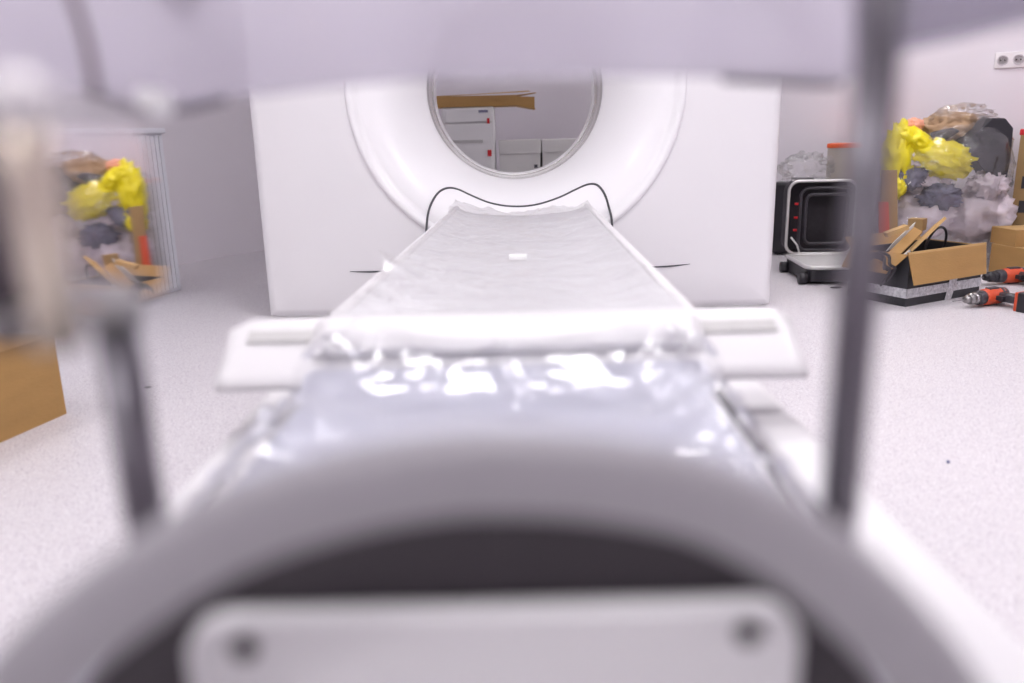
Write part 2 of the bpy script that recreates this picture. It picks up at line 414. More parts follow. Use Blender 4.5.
# cradle: shallow tray with raised rims, extruded along Y
cp = [(-.287, -.045), (-.290, -.012), (-.286, .004), (-.276, .008), (-.262, .004), (-.246, -.006), (-.20, -.016), (-.10, -.024), (0, -.027), (.10, -.024), (.20, -.016), (.246, -.006), (.262, .004), (.276, .008), (.286, .004), (.290, -.012), (.287, -.045), (.20, -.07), (0, -.08), (-.20, -.07)]
def cradle_bm(y0, y1, ny=24):
    bm = bmesh.new(); rs = []
    for k in range(ny + 1):
        y = y0 + (y1 - y0) * k / ny
        rs.append([bm.verts.new((x * wk(y) + xs(y), y, ZC + z)) for x, z in cp])
    m = len(cp)
    for A, B in zip(rs, rs[1:]):
        for j in range(m): bm.faces.new((A[j], A[(j + 1) % m], B[(j + 1) % m], B[j]))
    bm.faces.new(rs[0]); bm.faces.new(rs[-1][::-1])
    return bm
obj('cradle', LT(cradle_bm(1.02, 3.17)), 'cradle', table, smooth=True)
for s in (-1, 1):
    pts = [(xs(y) + s * .281 * wk(y), y, ZC + .004) for y in [1.02 + k * .0977 for k in range(23)]]
    obj('cradle_rim', LT(tube(pts, 1, prof=rrect(.022, .022, .007, 3))), 'tablewhite', table, smooth=True)
p = at_z(518, 258, ZC - .02)  # small bright white plate on the cradle
obj('white_plate', LT(box(p.x - .022, p.x + .022, p.y - .012, p.y + .012, p.z - .004, p.z + .008)), mat('bright_white', (.95, .95, .95), rough=.3, nscale=6, namt=0), table)
# lower section under the mattress, side rails, dark track
obj('table_body', LT(box(-.262, .272, -.25, 3.15, .20, .335)), 'tablewhite', table, bevel=.01)
for s, a in ((-1, -.372), (1, .300)):
    for (y0, y1) in ((-.30, 1.02), (1.03, 1.22)):
        obj('side_rail', LT(box(a, a + .072, y0, y1, .23, .35)), 'tablewhite', table, bevel=.016, bseg=4)
    x = a + (.072 if s < 0 else -.03)
    obj('rail_track', LT(box(x, x + .03, -.25, 1.15, .25, .346)), 'darkgap', table)
for x in (-.27, .275):
    obj('track_bolt', LT(lathe([(0, .008), (.012, .008), (.014, .005)], TR((x, 1.02, .338), ry=R(-90)), 10)), 'brass', table)
obj('pedestal', LT(box(-.22, .23, .3, 2.7, .03, .21)), 'tablewhite', table, bevel=.02)
obj('base_plate', LT(box(-.25, .26, .2, 3.0, 0, .035)), 'tablewhite', table, bevel=.01)
# cross end plate: top surface rolls over into a sloping front
pl = [(1.085, .455), (1.078, .474), (1.060, .480), (1.035, .479), (1.010, .471), (.985, .455), (.955, .428), (.945, .418), (.945, .410), (.962, .414), (1.00, .445), (1.035, .462), (1.07, .458)]
def plate_x(y, z, s):
    # rounded far corner, straight sides
    t = max(0, (y - 1.045) / .04)
    w_ = .362 - .03 * min(1, t) ** 2
    return s * w_ + .0
bm = bmesh.new(); rs = []
for k in range(41):
    u = -1 + 2 * k / 40; ring = []
    for (y, z) in pl:
        e = max(0, abs(u) - .93) / .07
        yy = y - (.022 * e * e if y > 1.03 else 0)
        ring.append(bm.verts.new((xs(1.0) + .004 + .361 * u, yy, z + (.008 if z < .45 else .003) - .006 * e * e * (1 if z > .45 else 0))))
    rs.append(ring)
m_ = len(pl)
for A, B in zip(rs, rs[1:]):
    for j in range(m_): bm.faces.new((A[j], A[(j + 1) % m_], B[(j + 1) % m_], B[j]))
bm.faces.new(rs[0]); bm.faces.new(rs[-1][::-1])
ep = obj('end_plate', LT(bm), 'tablewhite', table, smooth=True)
def plate_patch(a, b, c, d, lift=.0015):
    # quad laid on the sloping part of the plate, from four points of (x, t) with t 0 (top) .. 1 (bottom)
    def P(x, t):
        y0, z0, y1, z1 = 1.012, .4765, .955, .437
        return Vector((x, y0 + (y1 - y0) * t - lift * .6, z0 + (z1 - z0) * t + lift))
    return [P(*q) for q in (a, b, c, d)]
for q in (((-.335, .02), (-.225, .02), (-.245, .30), (-.335, .30)), ((.335, .02), (.225, .02), (.245, .30), (.335, .30))):
    o = obj('grey_strip', prism([v - Vector((TX, 1.6, 0)) for v in plate_patch(*q)], (0, -.0008, .0012)), 'pad', ep)
# raised white block where mattress head meets the plate
def wedge(u, v):
    x = xs(1) - .245 + .49 * u
    e = 1 - max(0, abs(2 * u - 1) - .86) / .14
    y = 1.03 - .062 * v
    z = .4820 - .023 * v ** 1.3 + .006 * math.sin(math.pi * min(1, v * 1.1)) * e
    return Vector((x - .0 , y - .003, z + .002)) - Vector((TX, 1.6, 0))
bm = grid(wedge, 24, 8)
o = obj('head_wedge', bm, 'tablewhite', table, smooth=True); sm = o.modifiers.new('s', 'SOLIDIFY'); sm.thickness = .012; sm.offset = -1

# mattress and films
bm = bmesh.new()
mp = rrect(.50, .075, .022, 5)
mo = thing('mattress', 'pale lilac mattress on the near end of the table under clear film', 'mattress', (0, .55, .345))
bm = tube([(xs(y), y, .383) for y in (.40, .5, .6, .7, .8, .88)] + [(xs(.9), .925, .390), (xs(.9), .964, .408)], 1, prof=[(b, a) for a, b in mp])
for v in bm.verts: v.co -= Vector((0, .55, .345))
obj('mattress_body', bm, 'mattress', mo, smooth=True, bevel=0)
for s in (-1, 1): obj('piping', tube([(xs(y) + s * .236, y - .55, .0735) for y in (.41, .5, .6, .92)], .003, 6), 'tablewhite', mo, smooth=True)

rf = random.Random(12); FOLDS = []
for s_ in (-1, 1):
    for k in range(9):
        y0 = .56 + .05 * k; x0 = s_ * (.235 - rf.uniform(0, .03)); l = rf.uniform(.05, .13)
        FOLDS.append((x0, y0, x0 - s_ * l * rf.uniform(.3, .8), y0 - l * rf.uniform(.4, 1.0) * (1 if s_ > 0 else .7), rf.uniform(.005, .010), rf.uniform(.006, .011)))
for k in range(3):
    x0 = rf.uniform(-.15, .12); FOLDS.append((x0, .95, x0 + rf.uniform(-.06, .09), rf.uniform(.80, .90), rf.uniform(.004, .008), rf.uniform(.007, .012)))
def bed_film(u, v):
    x = -.252 + .504 * u; y = .42 + .562 * v
    side = max(0, abs(x) - .232) / .04
    q = Vector((x * 3.2 + .8 * y, y * 2.0 - x, 1.7))
    rid = noise.ridged_multi_fractal(q, 1, 2.1, 3, 1, 2)
    rim = math.exp(-((abs(x) - .20) / .055) ** 2)
    rid2 = noise.ridged_multi_fractal(Vector((x * 6 + 2.5 * y * (1 if x > 0 else -1), y * 7, 6.2)), 1, 2.0, 3, 1, 2)
    z = .4245 + .008 * rid + rim * .020 * rid2 - .07 * side ** 1.2 * (1 if y < .9 else .5)
    for (x0, y0, x1, y1, A, w_) in FOLDS:
        d = Vector((x1 - x0, y1 - y0)); p_ = Vector((x - x0, y - y0)); k = max(0, min(1, p_.dot(d) / d.length_squared))
        dd = (p_ - d * k).length
        z += A * math.exp(-(dd / w_) ** 2)
    t = max(0, min(1, (y - .80) / .18))
    z += (t ** 1.3) * .034 * (1 - .5 * min(1, side))
    z += .012 * math.exp(-((y - .90) / .05) ** 2) * rid2 * 1.0
    sq = 1 - .17 * max(0, (y - .86) / .122) ** 2
    return Vector((xs(y) + x * sq + .008 * noise.noise(Vector((0, y * 9, x * 3))), y - .55, z - .35))
o = obj('plastic_film', grid(bed_film, 150, 160), 'film_bed', None, smooth=True); o.location = (0, .55, .35)
tag(o, 'clear glossy plastic film wrapped over the near mattress', 'plastic film')

def cradle_film(u, v):
    y = 1.09 + 1.98 * v
    x = -.27 + .54 * u
    zz = ZC - .027 + .030 * (abs(x) / .262) ** 2.6
    rid = noise.ridged_multi_fractal(Vector((x * 5 + .5 * y, y * 3.0, 9.1)), 1, 2.1, 4, 1, 2)
    far = max(0, (y - 2.65) / .4)
    near = max(0, (1.9 - y) / .8)
    z = zz + .006 + (.004 + .022 * far + .007 * near) * rid * .8 + .012 * max(0, u - .0) * 0
    # left edge rides up over the rim
    lift = max(0, (.12 - u) / .12)
    z += lift * (.006 + .035 * math.exp(-((y - 1.72) / .06) ** 2))
    xx = x - lift * (.004 + .03 * math.exp(-((y - 1.74) / .05) ** 2) + .012 * noise.noise(Vector((0, y * 6, 0))))
    return Vector((xs(y) + xx * wk(y), y - 2.0, z - ZC))
o = obj('plastic_film', grid(cradle_film, 80, 200), 'film_cradle', None, smooth=True); o.location = (0, 2.0, ZC)
tag(o, 'wrinkled milky plastic film lying along the far part of the table towards the bore', 'plastic film')

# ================================================================ FOREGROUND FRAME (out of focus)
fr = thing('transport_frame', 'grey arched hoop with two chrome posts, out of focus in the foreground', 'frame', (0, .30, .35))
def LF(bmm):
    for v in bmm.verts: v.co -= Vector((0, .30, .35))
    return bmm
arch_c = [(-.240, .247, .338), (-.233, .247, .41), (-.216, .247, .468), (-.188, .247, .516), (-.152, .249, .553), (-.108, .252, .5825), (-.070, .254, .597), (-.030, .2555, .6045), (.0, .256, .605), (.035, .2555, .6015), (.072, .254, .591), (.108, .250, .567), (.140, .246, .532), (.163, .244, .490), (.180, .244, .42), (.186, .244, .338)]
AC = spline(arch_c, 6)
apr = [(b * .9, a) for a, b in rrect(.030, .020, .0095, 6)]
obj('hoop', LF(tube(AC, 1, prof=apr)), 'greyrim', fr, smooth=True)
# charcoal lining plate behind the hoop opening
out = [Vector((p.x * 1.08, .312, .717 - (.717 - p.z) * 1.245)) for p in AC if p.z > .40]
obj('hoop_lining', LF(prism(out, (0, .005, 0))), 'darkrim', fr)
ql, qr = at(178, 621, .298), at(806, 608, .298)
wp = qr.x - ql.x; pw = rrect(wp, .16, .02, 6)
pn = [Vector(((ql.x + qr.x) / 2 + a, .298, (ql.z + qr.z) / 2 - .08 + b)) for a, b in pw]
pnl = obj('front_panel', LF(prism(pn, (0, .012, 0))), 'tablewhite', fr, bevel=.003)
for a in ((245, 648), (748, 632)):
    q = at(*a, .297)
    obj('panel_screw', LF(lathe([(-.002, .0055), (0, .0055), (.003, .004)], TR(q, rz=R(90)), 12)), 'darkgap', pnl)
# right post
obj('post', LF(tube([(.150, .345, .336), (.150, .345, .60), (.150, .345, .82)], .0088, 24)), 'chrome', fr, smooth=True)
# left post: wide mirror polished flat bar above, thinner tube below
n_ = Vector((.9987, -.0441, .0256)).normalized()
tang = Vector((n_.y, -n_.x, 0)).normalized() * -1
c0 = Vector((-.178, .370, .683)); up = Vector((0, 0, 1)); up = (up - n_ * up.dot(n_)).normalized(); sd = up.cross(n_).normalized()
pts = [c0 + sd * a + up * b for a, b in rrect(.082, .080, .012, 6)]
obj('mirror_plate', LF(prism(pts, -n_ * .004)), 'mirror', fr, bevel=.001)
obj('post', LF(tube([(-.180, .362, .336), (-.180, .362, .5), (-.180, .362, .644)], .0095, 24)), 'chrome', fr, smooth=True)
obj('post_collar', LF(tube([(-.181, .362, .636), (-.181, .362, .648)], .0125, 20)), 'steel', fr, smooth=True)
# outer left bar; its warm tone and the dark strip are chrome reflections as solids
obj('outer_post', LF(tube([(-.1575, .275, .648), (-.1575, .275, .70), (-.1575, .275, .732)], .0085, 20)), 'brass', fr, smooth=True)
obj('reflection_strip', LF(tube([(-.184, .29, .645), (-.184, .29, .66), (-.184, .29, .725)], 1, prof=rrect(.010, .013, .004, 3))), 'reflect_dark', fr, smooth=True)
obj('bracket', LF(box(-.186, -.158, .272, .345, .655, .660)), 'steel', fr)
obj('highlight_blob', LF(lathe([(-.012, .004), (-.009, .0075), (0, .0095), (.009, .0075), (.012, .004)], TR((-.150, .262, .730), rz=R(80)), 20)), 'highlight_blob', fr, smooth=True)  # white solids standing for out-of-focus highlights
obj('highlight_blob', LF(lathe([(-.012, .004), (-.009, .006), (0, .0075), (.009, .006), (.012, .004)], TR((-.172, .275, .733), rz=R(80)), 20)), 'highlight_blob', fr, smooth=True)
# smoky clear tray hanging across the top
edge_px = [(-120, 95), (-40, 100), (30, 96), (90, 92), (125, 104), (155, 110), (190, 107), (225, 98), (260, 96), (330, 88), (420, 80), (560, 77), (700, 77), (770, 80), (840, 82), (872, 66), (905, 52), (960, 40), (1030, 22), (1100, 8)]
EY = .50
E = spline([at(a, b, EY) for a, b in edge_px], 4)
def tray(u, v):
    f = u * (len(E) - 1); i = min(int(f), len(E) - 2); p = E[i].lerp(E[i + 1], f - i)
    z = p.z + (.88 - p.z) * v
    return Vector((p.x, p.y - .05 * v * v, z)) - Vector((0, .30, .35))
o = obj('clear_tray', grid(tray, len(E) - 1, 16), 'acrylic', fr, smooth=True)
s = o.modifiers.new('s', 'SOLIDIFY'); s.thickness = .003
def sub_edge(i0, i1): return [Vector(p) for p in E[i0:i1]]
obj('tray_bead', LF(tube(sub_edge(12, 29), .003, 8)), 'acrylic_edge', fr, smooth=True)
obj('tray_bead', LF(tube(sub_edge(49, 57), .003, 8)), 'acrylic_edge', fr, smooth=True)
obj('tray_seam', LF(tube(spline([at(62, -30, .42), at(75, 5, .42), at(88, 50, .42), at(95, 92, .42)], 5), .0025, 8)), mat('brown_seam', (.16, .12, .12), rough=.4, nscale=5), fr, smooth=True)
for q, rr in (((145, 98), .006), ((160, 103), .008)):  # white balls standing for small specular glints at the tray edge
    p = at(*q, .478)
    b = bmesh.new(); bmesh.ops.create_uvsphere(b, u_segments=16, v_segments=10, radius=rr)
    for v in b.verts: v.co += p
    obj('glint_ball', LF(b), 'lampframe', fr, smooth=True)

obj('cross_bar', LF(prism([at(a, b, .36) for a, b in ((866, -30), (866, 58), (905, 47), (960, 36), (1070, 14), (1070, -60))], (0, .012, 0))), 'smoky', fr)
obj('tray_bracket', LF(box(.142, .158, .345, .505, .80, .806)), 'steel', fr)
obj('tray_bracket', LF(box(-.19, -.17, .345, .505, .80, .806)), 'steel', fr)

# ================================================================ BEHIND THE BORE
t = thing('tall_cabinet', 'narrow white cabinet with red marks seen through the bore, cardboard on top', 'cabinet', (-.225, 5.15, 0))
obj('body', box(-.16, .152, -.15, .25, .03, .862), 'cabinet', t, bevel=.012)
obj('door', box(-.14, .132, -.162, -.15, .05, .765), 'cabinet', t, bevel=.004)
obj('top_panel', box(-.14, .132, -.162, -.15, .775, .85), 'cabinet', t, bevel=.004)
obj('plinth', box(-.15, .14, -.14, .24, 0, .03), 'darkgap', t)
obj('vent_slot', box(-.13, .08, -.1645, -.161, .655, .672), 'pad', t)
obj('red_label', box(.108, .124, -.166, -.162, .765, .795), 'red', t)
obj('red_label', box(.106, .130, -.166, -.162, .575, .612), 'red', t)
obj('dark_badge', box(.06, .115, -.166, -.162, .828, .842), mat('slate_badge', (.2, .2, .3), rough=.5, nscale=5), t)
t = thing('long_carton', 'long flat brown cardboard carton lying on top of the narrow cabinet', 'box', (-.12, 5.12, .862), R(1))
bm = box(-.36, .18, -.12, .12, 0, .062)
obj('carton_body', bm, 'card', t)
def flap(pts, d=(0, 0, .004)): return prism([Vector(p) for p in pts], d)
obj('flap', flap([(.18, -.12, .058), (.295, -.115, .070), (.295, .10, .075), (.18, .12, .058)]), 'card', t)
obj('flap', flap([(.18, -.12, .0), (.29, -.12, -.022), (.29, .10, -.022), (.18, .12, .0)]), 'card', t)
obj('flap', flap([(.0, -.125, .06), (.285, -.125, .048), (.285, -.125, -.02), (.18, -.125, 0)], (0, .004, 0)), 'card', t)
obj('flap', flap([(-.36, -.11, .060), (.26, -.10, .078), (.26, .08, .09), (-.36, .11, .066)]), 'cardlight', t)
for (x0, x1, top, lab, lid) in ((-.052, .200, .665, 'pale grey lidded carton right of the narrow cabinet behind the bore', .585), (.206, .44, .664, 'pale grey carton at the right edge of the bore opening', .59)):
    t = thing('storage_carton', lab, 'box', ((x0 + x1) / 2, 5.15, 0))
    h = (x1 - x0) / 2
    obj('carton_body', box(-h + .004, h - .004, -.15, .2, 0, lid), 'whitebox', t)
    obj('lid', box(-h, h, -.156, .206, lid, top), 'whitebox', t, bevel=.003)
    if x0 < 0: obj('latch', box(.085, .105, -.157, -.15, lid - .085, lid - .065), 'seam', t)

# ================================================================ LEFT SIDE
t = thing('cardboard_box', 'plain brown cardboard box on the floor at the left edge of the picture', 'box', (-1.475, 1.90, 0), R(-14))
bm = box(-.20, .20, -.26, .26, 0, .215)
obj('carton_body', bm, 'card', t)
obj('flap', box(-.20, -.002, -.26, .26, .215, .219), 'card', t)
obj('flap', box(.002, .20, -.26, .26, .215, .219), 'card', t)
obj('packing_tape', box(-.025, .025, -.262, .262, .2195, .2200), mat('brown_tape', (.55, .36, .18), rough=.2, nscale=9), t)
a, b = Vector((-1.83, 3.21, 0)), Vector((-1.605, 3.94, 0)); d = b - a
t = thing('ribbed_cabinet', 'low white cabinet with vertical ribs standing by the left wall', 'cabinet', a, math.atan2(d.y, d.x))
Lr = d.length
obj('body', box(0, Lr, .012, .34, 0, .765), 'ribwhite', t, bevel=.006)
nr = 26
rb = None
for k in range(nr):
    x = .012 + k * (Lr - .024) / nr
    if rb is None:
        rb = obj('rib', box(0, (Lr - .024) / nr * .78, 0, .013, .02, .735), 'ribwhite', t)
        rb.location = (x, 0, 0)
    else:
        c = rb.copy(); COL.objects.link(c); c.parent = t; c.location = (x, 0, 0)
obj('top_cap', box(-.004, Lr + .004, -.006, .345, .745, .77), 'ribwhite', t, bevel=.004)

# ================================================================ RIGHT SIDE
# open flight case
t = thing('open_case', 'open black hard case with silver rim and upright lid beside the scanner', 'case', (1.565, 4.12, 0), R(-4))
zl0, zl1 = .085, .445
cx, cz, w2, h2 = -.005, (zl0 + zl1) / 2, .33, zl1 - zl0
rim = [Vector((cx + a, -.05, cz + b)) for a, b in rrect(w2, h2, .05, 6)]
# lid: shell behind the rim
bm = bmesh.new()
r1 = [bm.verts.new(v + Vector((0, 0, 0))) for v in rim]
r2 = [bm.verts.new(Vector((cx + (v.x - cx) * .97, .07, cz + (v.z - cz) * .97))) for v in rim]
for j in range(len(rim)): bm.faces.new((r1[j], r1[(j + 1) % len(rim)], r2[(j + 1) % len(rim)], r2[j]))
bm.faces.new(r2)
lid = obj('lid', bm, 'blackin', t); s = lid.modifiers.new('s', 'SOLIDIFY'); s.thickness = .006
obj('rim', tube(rim, .0075, 8, closed=True), 'silver', lid, smooth=True)
for k, (sc, yy) in enumerate(((.80, -.035), (.62, -.03))):
    pts = [Vector((cx + .03 + (v.x - cx) * sc, yy, cz - .01 + (v.z - cz) * (sc + .06))) for v in rim]
    obj('lid_rib', tube(pts, .008, 8, closed=True), 'dkgrey', lid, smooth=True)
for z in (.33, .262, .20):
    obj('red_clip', box(-.150 + .01, -.135 + .012, -.062, -.05, z, z + .010), 'red', lid)
for z in (.14,):
    obj('hinge_stay', tube([(-.15, -.06, .17), (-.12, -.07, .13), (-.11, -.08, .095)], .005, 6), 'silver', lid, smooth=True)
bw, bd = .20, .40
bs = obj('base', prism([Vector((-.005 + a, -.25 + b, .012)) for a, b in rrect(.33, bd, .04, 6)], (0, 0, .062)), 'black', t, bevel=.004)
obj('rim', tube([Vector((-.005 + a, -.25 + b, .078)) for a, b in rrect(.33, bd, .04, 6)], .010, 8, closed=True), 'silver', bs, smooth=True)
obj('foam_insert', prism([Vector((-.005 + a, -.25 + b, .074)) for a, b in rrect(.30, bd - .03, .03, 4)], (0, 0, .006)), 'pad', bs)
for y in (-.43, -.10):
    obj('wheel', lathe([(-.02, .018), (-.018, .026), (.018, .026), (.02, .018)], TR((-.185, y, .027)), 18), 'black', bs, smooth=True)
# black case standing behind
t = thing('black_case', 'closed black case standing upright behind the open case', 'case', (1.64, 4.60, 0), R(-30))
obj('case_body', box(-.16, .14, -.07, .07, .01, .405), 'black', t, bevel=.02, bseg=3)
obj('handle', tube([(-.06, -.0, .402), (-.06, 0, .425), (.06, 0, .425), (.06, 0, .402)], .006, 8), 'dkgrey', t, smooth=True)
for x in (-.12, .10): obj('foot', box(x, x + .02, -.05, .05, 0, .012), 'dkgrey', t)
# crumpled film on top of the cases
p = at(805, 171, 4.62)
o = obj('crumpled_film', crumple((.15, .07, .085), 5, .45, 4, 2.5), 'film_white', None, smooth=True); o.location = (p.x, 4.60, .48)
tag(o, 'crumpled clear plastic film on top of the black cases', 'plastic film')
# beige box with orange lid, behind
t = thing('beige_carton', 'tall beige carton with orange lid standing behind the open case', 'box', (2.03, 4.60, 0), R(-32))
obj('carton_body', box(-.23, .13, -.10, .10, 0, .585), 'beige', t)
obj('lid', box(-.235, .135, -.105, .105, .585, .61), 'orange', t, bevel=.004)
# leaning brown board and orange sheet
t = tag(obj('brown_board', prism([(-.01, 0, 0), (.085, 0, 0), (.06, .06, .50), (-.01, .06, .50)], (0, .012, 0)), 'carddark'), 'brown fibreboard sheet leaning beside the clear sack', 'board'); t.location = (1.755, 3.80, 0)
o = tag(obj('orange_sheet', prism([(.02, 0, 0), (.075, 0, 0), (.045, .035, .36), (.0, .035, .36)], (0, .006, 0)), 'drillorange'), 'orange plastic sheet leaning in front of the brown board', 'board'); o.location = (1.715, 3.765, 0)

# the big clear sack and what is in it
BX, BY = 2.15, 4.17
def sack(u, v):
    th = 2 * math.pi * u
    prof = [(0, .20), (.04, .255), (.2, .285), (.45, .305), (.7, .315), (.85, .30), (.95, .24), (1.0, .16)]
    for (a, ra), (b, rb_) in zip(prof, prof[1:]):
        if a <= v <= b: rr = ra + (rb_ - ra) * (v - a) / (b - a); break
    d = Vector((math.cos(th), math.sin(th), v * 2.2))
    rid = noise.ridged_multi_fractal(Vector((d.x * 2.6 + v, d.y * 2.6, v * 3.4)), 1, 2.2, 4, 1, 2) - 1.1
    rr *= 1 + .10 * rid
    top = .70 + .045 * math.cos(th - .3) + .03 * noise.noise(Vector((d.x * 3, d.y * 3, 2)))
    return Vector((rr * math.cos(th) * 1.16, rr * math.sin(th) * .80, v * top))
t = thing('clear_sack', 'large clear plastic sack full of packaging waste against the far wall', 'sack', (BX, BY, 0))
obj('sack_film', grid(sack, 90, 60, closed_u=True), 'film_bag', t, smooth=True)
bm = bmesh.new()
ring = [bm.verts.new(sack(k / 90, 0)) for k in range(90)]; bm.faces.new(ring)
obj('sack_bottom', bm, 'film_bag', t)
obj('gathered_mouth', crumple((.15, .07, .06), 8, .5, 4, 3, TR((.12, 0, .735))), 'film_bag', t, smooth=True)
def item(name, lab, cat, px0, px1, py0, py1, Y, seed, m, amp=.3, freq=2.2, dy=.08, rot=0, group=None):
    a = at(px0, (py0 + py1) / 2, Y); b = at(px1, (py0 + py1) / 2, Y); c = at((px0 + px1) / 2, py0, Y); d = at((px0 + px1) / 2, py1, Y)
    cx_, cz_ = (a.x + b.x) / 2, (c.z + d.z) / 2
    o = obj(name, crumple(((b.x - a.x) / 2, dy, (c.z - d.z) / 2), seed, amp, 4, freq, Matrix.Rotation(rot, 4, 'Y')), m, None, smooth=True)
    o.location = (cx_, Y, cz_); return tag(o, lab, cat, group)
item('yellow_bag', 'crumpled yellow polythene bag at the left side inside the clear sack', 'bag', 882, 914, 122, 196, 4.06, 3, 'yellow', .36, 3.0)
item('yellow_bag', 'bright yellow crumpled bag across the middle of the clear sack', 'bag', 908, 975, 140, 177, 4.02, 6, 'yellow', .40, 2.8, rot=R(14))
item('yellow_bag', 'small yellow scrap near the mouth of the clear sack', 'bag', 892, 932, 128, 152, 4.05, 11, 'yellow', .35, rot=R(25))
item('foam_sheet', 'pinkish lilac foam sheet filling the bottom of the clear sack', 'packaging', 884, 950, 188, 240, 4.14, 7, 'crumple', .30, 2.5, .16)
item('foam_sheet', 'pale foam sheet at the lower right of the clear sack', 'packaging', 940, 1012, 186, 242, 4.17, 9, 'crumple', .30, 2.5, .16)
item('foam_sheet', 'silvery crumpled sheet below the yellow bags in the sack', 'packaging', 896, 950, 165, 195, 4.12, 14, 'crumple', .4, 3, .10)
item('blue_film', 'dark blue film crumpled in the middle of the clear sack', 'packaging', 920, 962, 184, 210, 4.02, 12, 'navyfilm', .55, 3.2, .05)
item('blue_film', 'grey-blue film wad at the left under the yellow bag', 'packaging', 892, 926, 165, 190, 4.03, 13, 'navyfilm', .5, 3, .05)
item('brown_paper', 'brown wrapping paper at the top of the clear sack', 'paper', 918, 982, 112, 146, 4.20, 15, 'paper', .35, 2, .10)
item('salmon_scrap', 'salmon pink plastic scrap beside the yellow bag at the sack mouth', 'packaging', 904, 924, 118, 132, 4.08, 16, 'salmon', .3, 2, .04)
item('yellow_bag', 'lower yellow scrap below the left yellow bag in the sack', 'bag', 884, 903, 176, 200, 4.03, 22, 'yellow', .4, 3)
item('foam_sheet', 'whitish crumpled sheet between the yellow bags in the sack', 'packaging', 900, 925, 150, 170, 4.03, 23, 'crumple', .55, 3.4, .04)
item('foam_sheet', 'pale lump under the big dark foam block in the sack', 'packaging', 970, 1008, 170, 198, 4.06, 24, 'crumple', .5, 3.2, .06)
def dark_block(name, pxs, Y, d, lab):
    pts = [at(a, b, Y) for a, b in pxs]; c = sum(pts, Vector()) / len(pts)
    bm = prism([p - c for p in pts], (0, d, 0)); bmesh.ops.triangulate(bm, faces=[f for f in bm.faces if len(f.verts) > 4])
    o = obj(name, bm, 'foam', None, bevel=.012, bseg=3); o.location = c; return tag(o, lab, 'packaging')
dark_block('foam_block', [(962, 147), (992, 118), (1006, 118), (1014, 128), (1011, 160), (1005, 190), (1000, 194), (990, 172), (975, 160)], 4.03, .14, 'big dark grey foam block at the right inside the clear sack')
dark_block('foam_block', [(936, 132), (955, 128), (962, 131), (944, 142), (934, 139)], 4.05, .06, 'small dark grey foam piece near the top of the sack')
# pieces at the right edge of the picture
t = thing('red_crate', 'brown crate with red top edge behind the clear sack at the right edge', 'crate', (2.86, 4.08, 0), WZ)
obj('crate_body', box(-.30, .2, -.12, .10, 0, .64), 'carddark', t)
obj('red_lid', box(-.305, .205, -.125, .105, .64, .668), 'red', t, bevel=.004)
for z in (.14, .26, .38, .50): obj('crate_hole', box(-.27, .16, -.124, -.119, z, z + .06), 'black', t)
for (x, y, z, w_, d_, h_, rz, lab) in ((2.55, 3.86, 0, .40, .20, .135, 12, 'flat brown cardboard box on the floor in front of the clear sack'),
                                     (2.53, 3.88, .139, .36, .17, .075, 6, 'smaller cardboard box lying on the flat brown box')):
    t = thing('flat_carton', lab, 'box', (x, y, z), R(rz))
    obj('carton_body', box(-w_ / 2, w_ / 2, -d_ / 2, d_ / 2, 0, h_), 'card', t)
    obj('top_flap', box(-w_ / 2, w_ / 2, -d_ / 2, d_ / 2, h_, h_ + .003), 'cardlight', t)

# black box with cardboard flaps, standing open
BA = math.atan2(.465, .885)
t = thing('open_carton', 'open cardboard box wrapped in black and silver tape, full of scraps', 'box', (1.575, 3.173, 0), BA)
W_, D_, H_ = .47, .28, .205
obj('front_wall', box(0, W_, 0, .005, 0, H_), 'blackbox', t)
obj('back_wall', box(0, W_, D_ - .005, D_, 0, H_), 'blackbox', t)
obj('side_wall', box(0, .005, .005, D_ - .005, 0, H_), 'blackbox', t)
obj('side_wall', box(W_ - .005, W_, .005, D_ - .005, 0, H_), 'blackbox', t)
obj('bottom', box(.005, W_ - .005, .005, D_ - .005, 0, .006), 'card', t)
bm = box(-.002, W_ + .002, -.002, 0, .034, .072); box(-.002, 0, -.002, D_, .034, .072, bm); box(W_, W_ + .002, -.002, D_, .034, .072, bm)
obj('silver_tape', bm, 'tape', t)
obj('silver_tape', prism([(.24, -.003, .0), (.28, -.003, .0), (.325, -.003, .13), (.27, -.003, .13)], (0, -.001, 0)), 'tape', t)
obj('flap', prism([(-.012, 0, H_ + .012), (W_ + .012, 0, H_ + .012), (W_ - .018, -.035, .094), (-.012, -.040, .094)], (0, .004, 0)), 'card', t)
obj('flap_edge', prism([(-.012, -.002, H_ + .006), (W_ + .012, -.002, H_ + .006), (W_ + .012, 0, H_ + .014), (-.012, 0, H_ + .014)], (0, .006, 0)), 'cardlight', t)
obj('flap', prism([(0, 0.01, H_), (0, D_, H_), (-.05, D_, .13), (-.05, .06, .13)], (0, 0, .004)), 'card', t)
obj('flap', prism([(W_, .02, H_), (W_, D_, H_), (W_ + .10, D_ - .02, H_ - .07), (W_ + .10, .05, H_ - .08)], (0, 0, .004)), 'cardlight', t)
obj('flap', prism([(0, D_, H_), (W_, D_, H_), (W_ - .02, D_ + .05, H_ + .04), (.02, D_ + .05, H_ + .04)], (0, .004, 0)), 'card', t)
BM = Matrix.Translation((1.575, 3.173, 0)) @ Matrix.Rotation(BA, 4, 'Z')
def inbox(name, bm, m, lab, cat, loc, rx=0, ry=0, rz=0, smooth=False, group=None):
    o = obj(name, bm, m, None, smooth=smooth); o.matrix_world = BM @ TR(loc, rx, ry, rz); return tag(o, lab, cat, group)
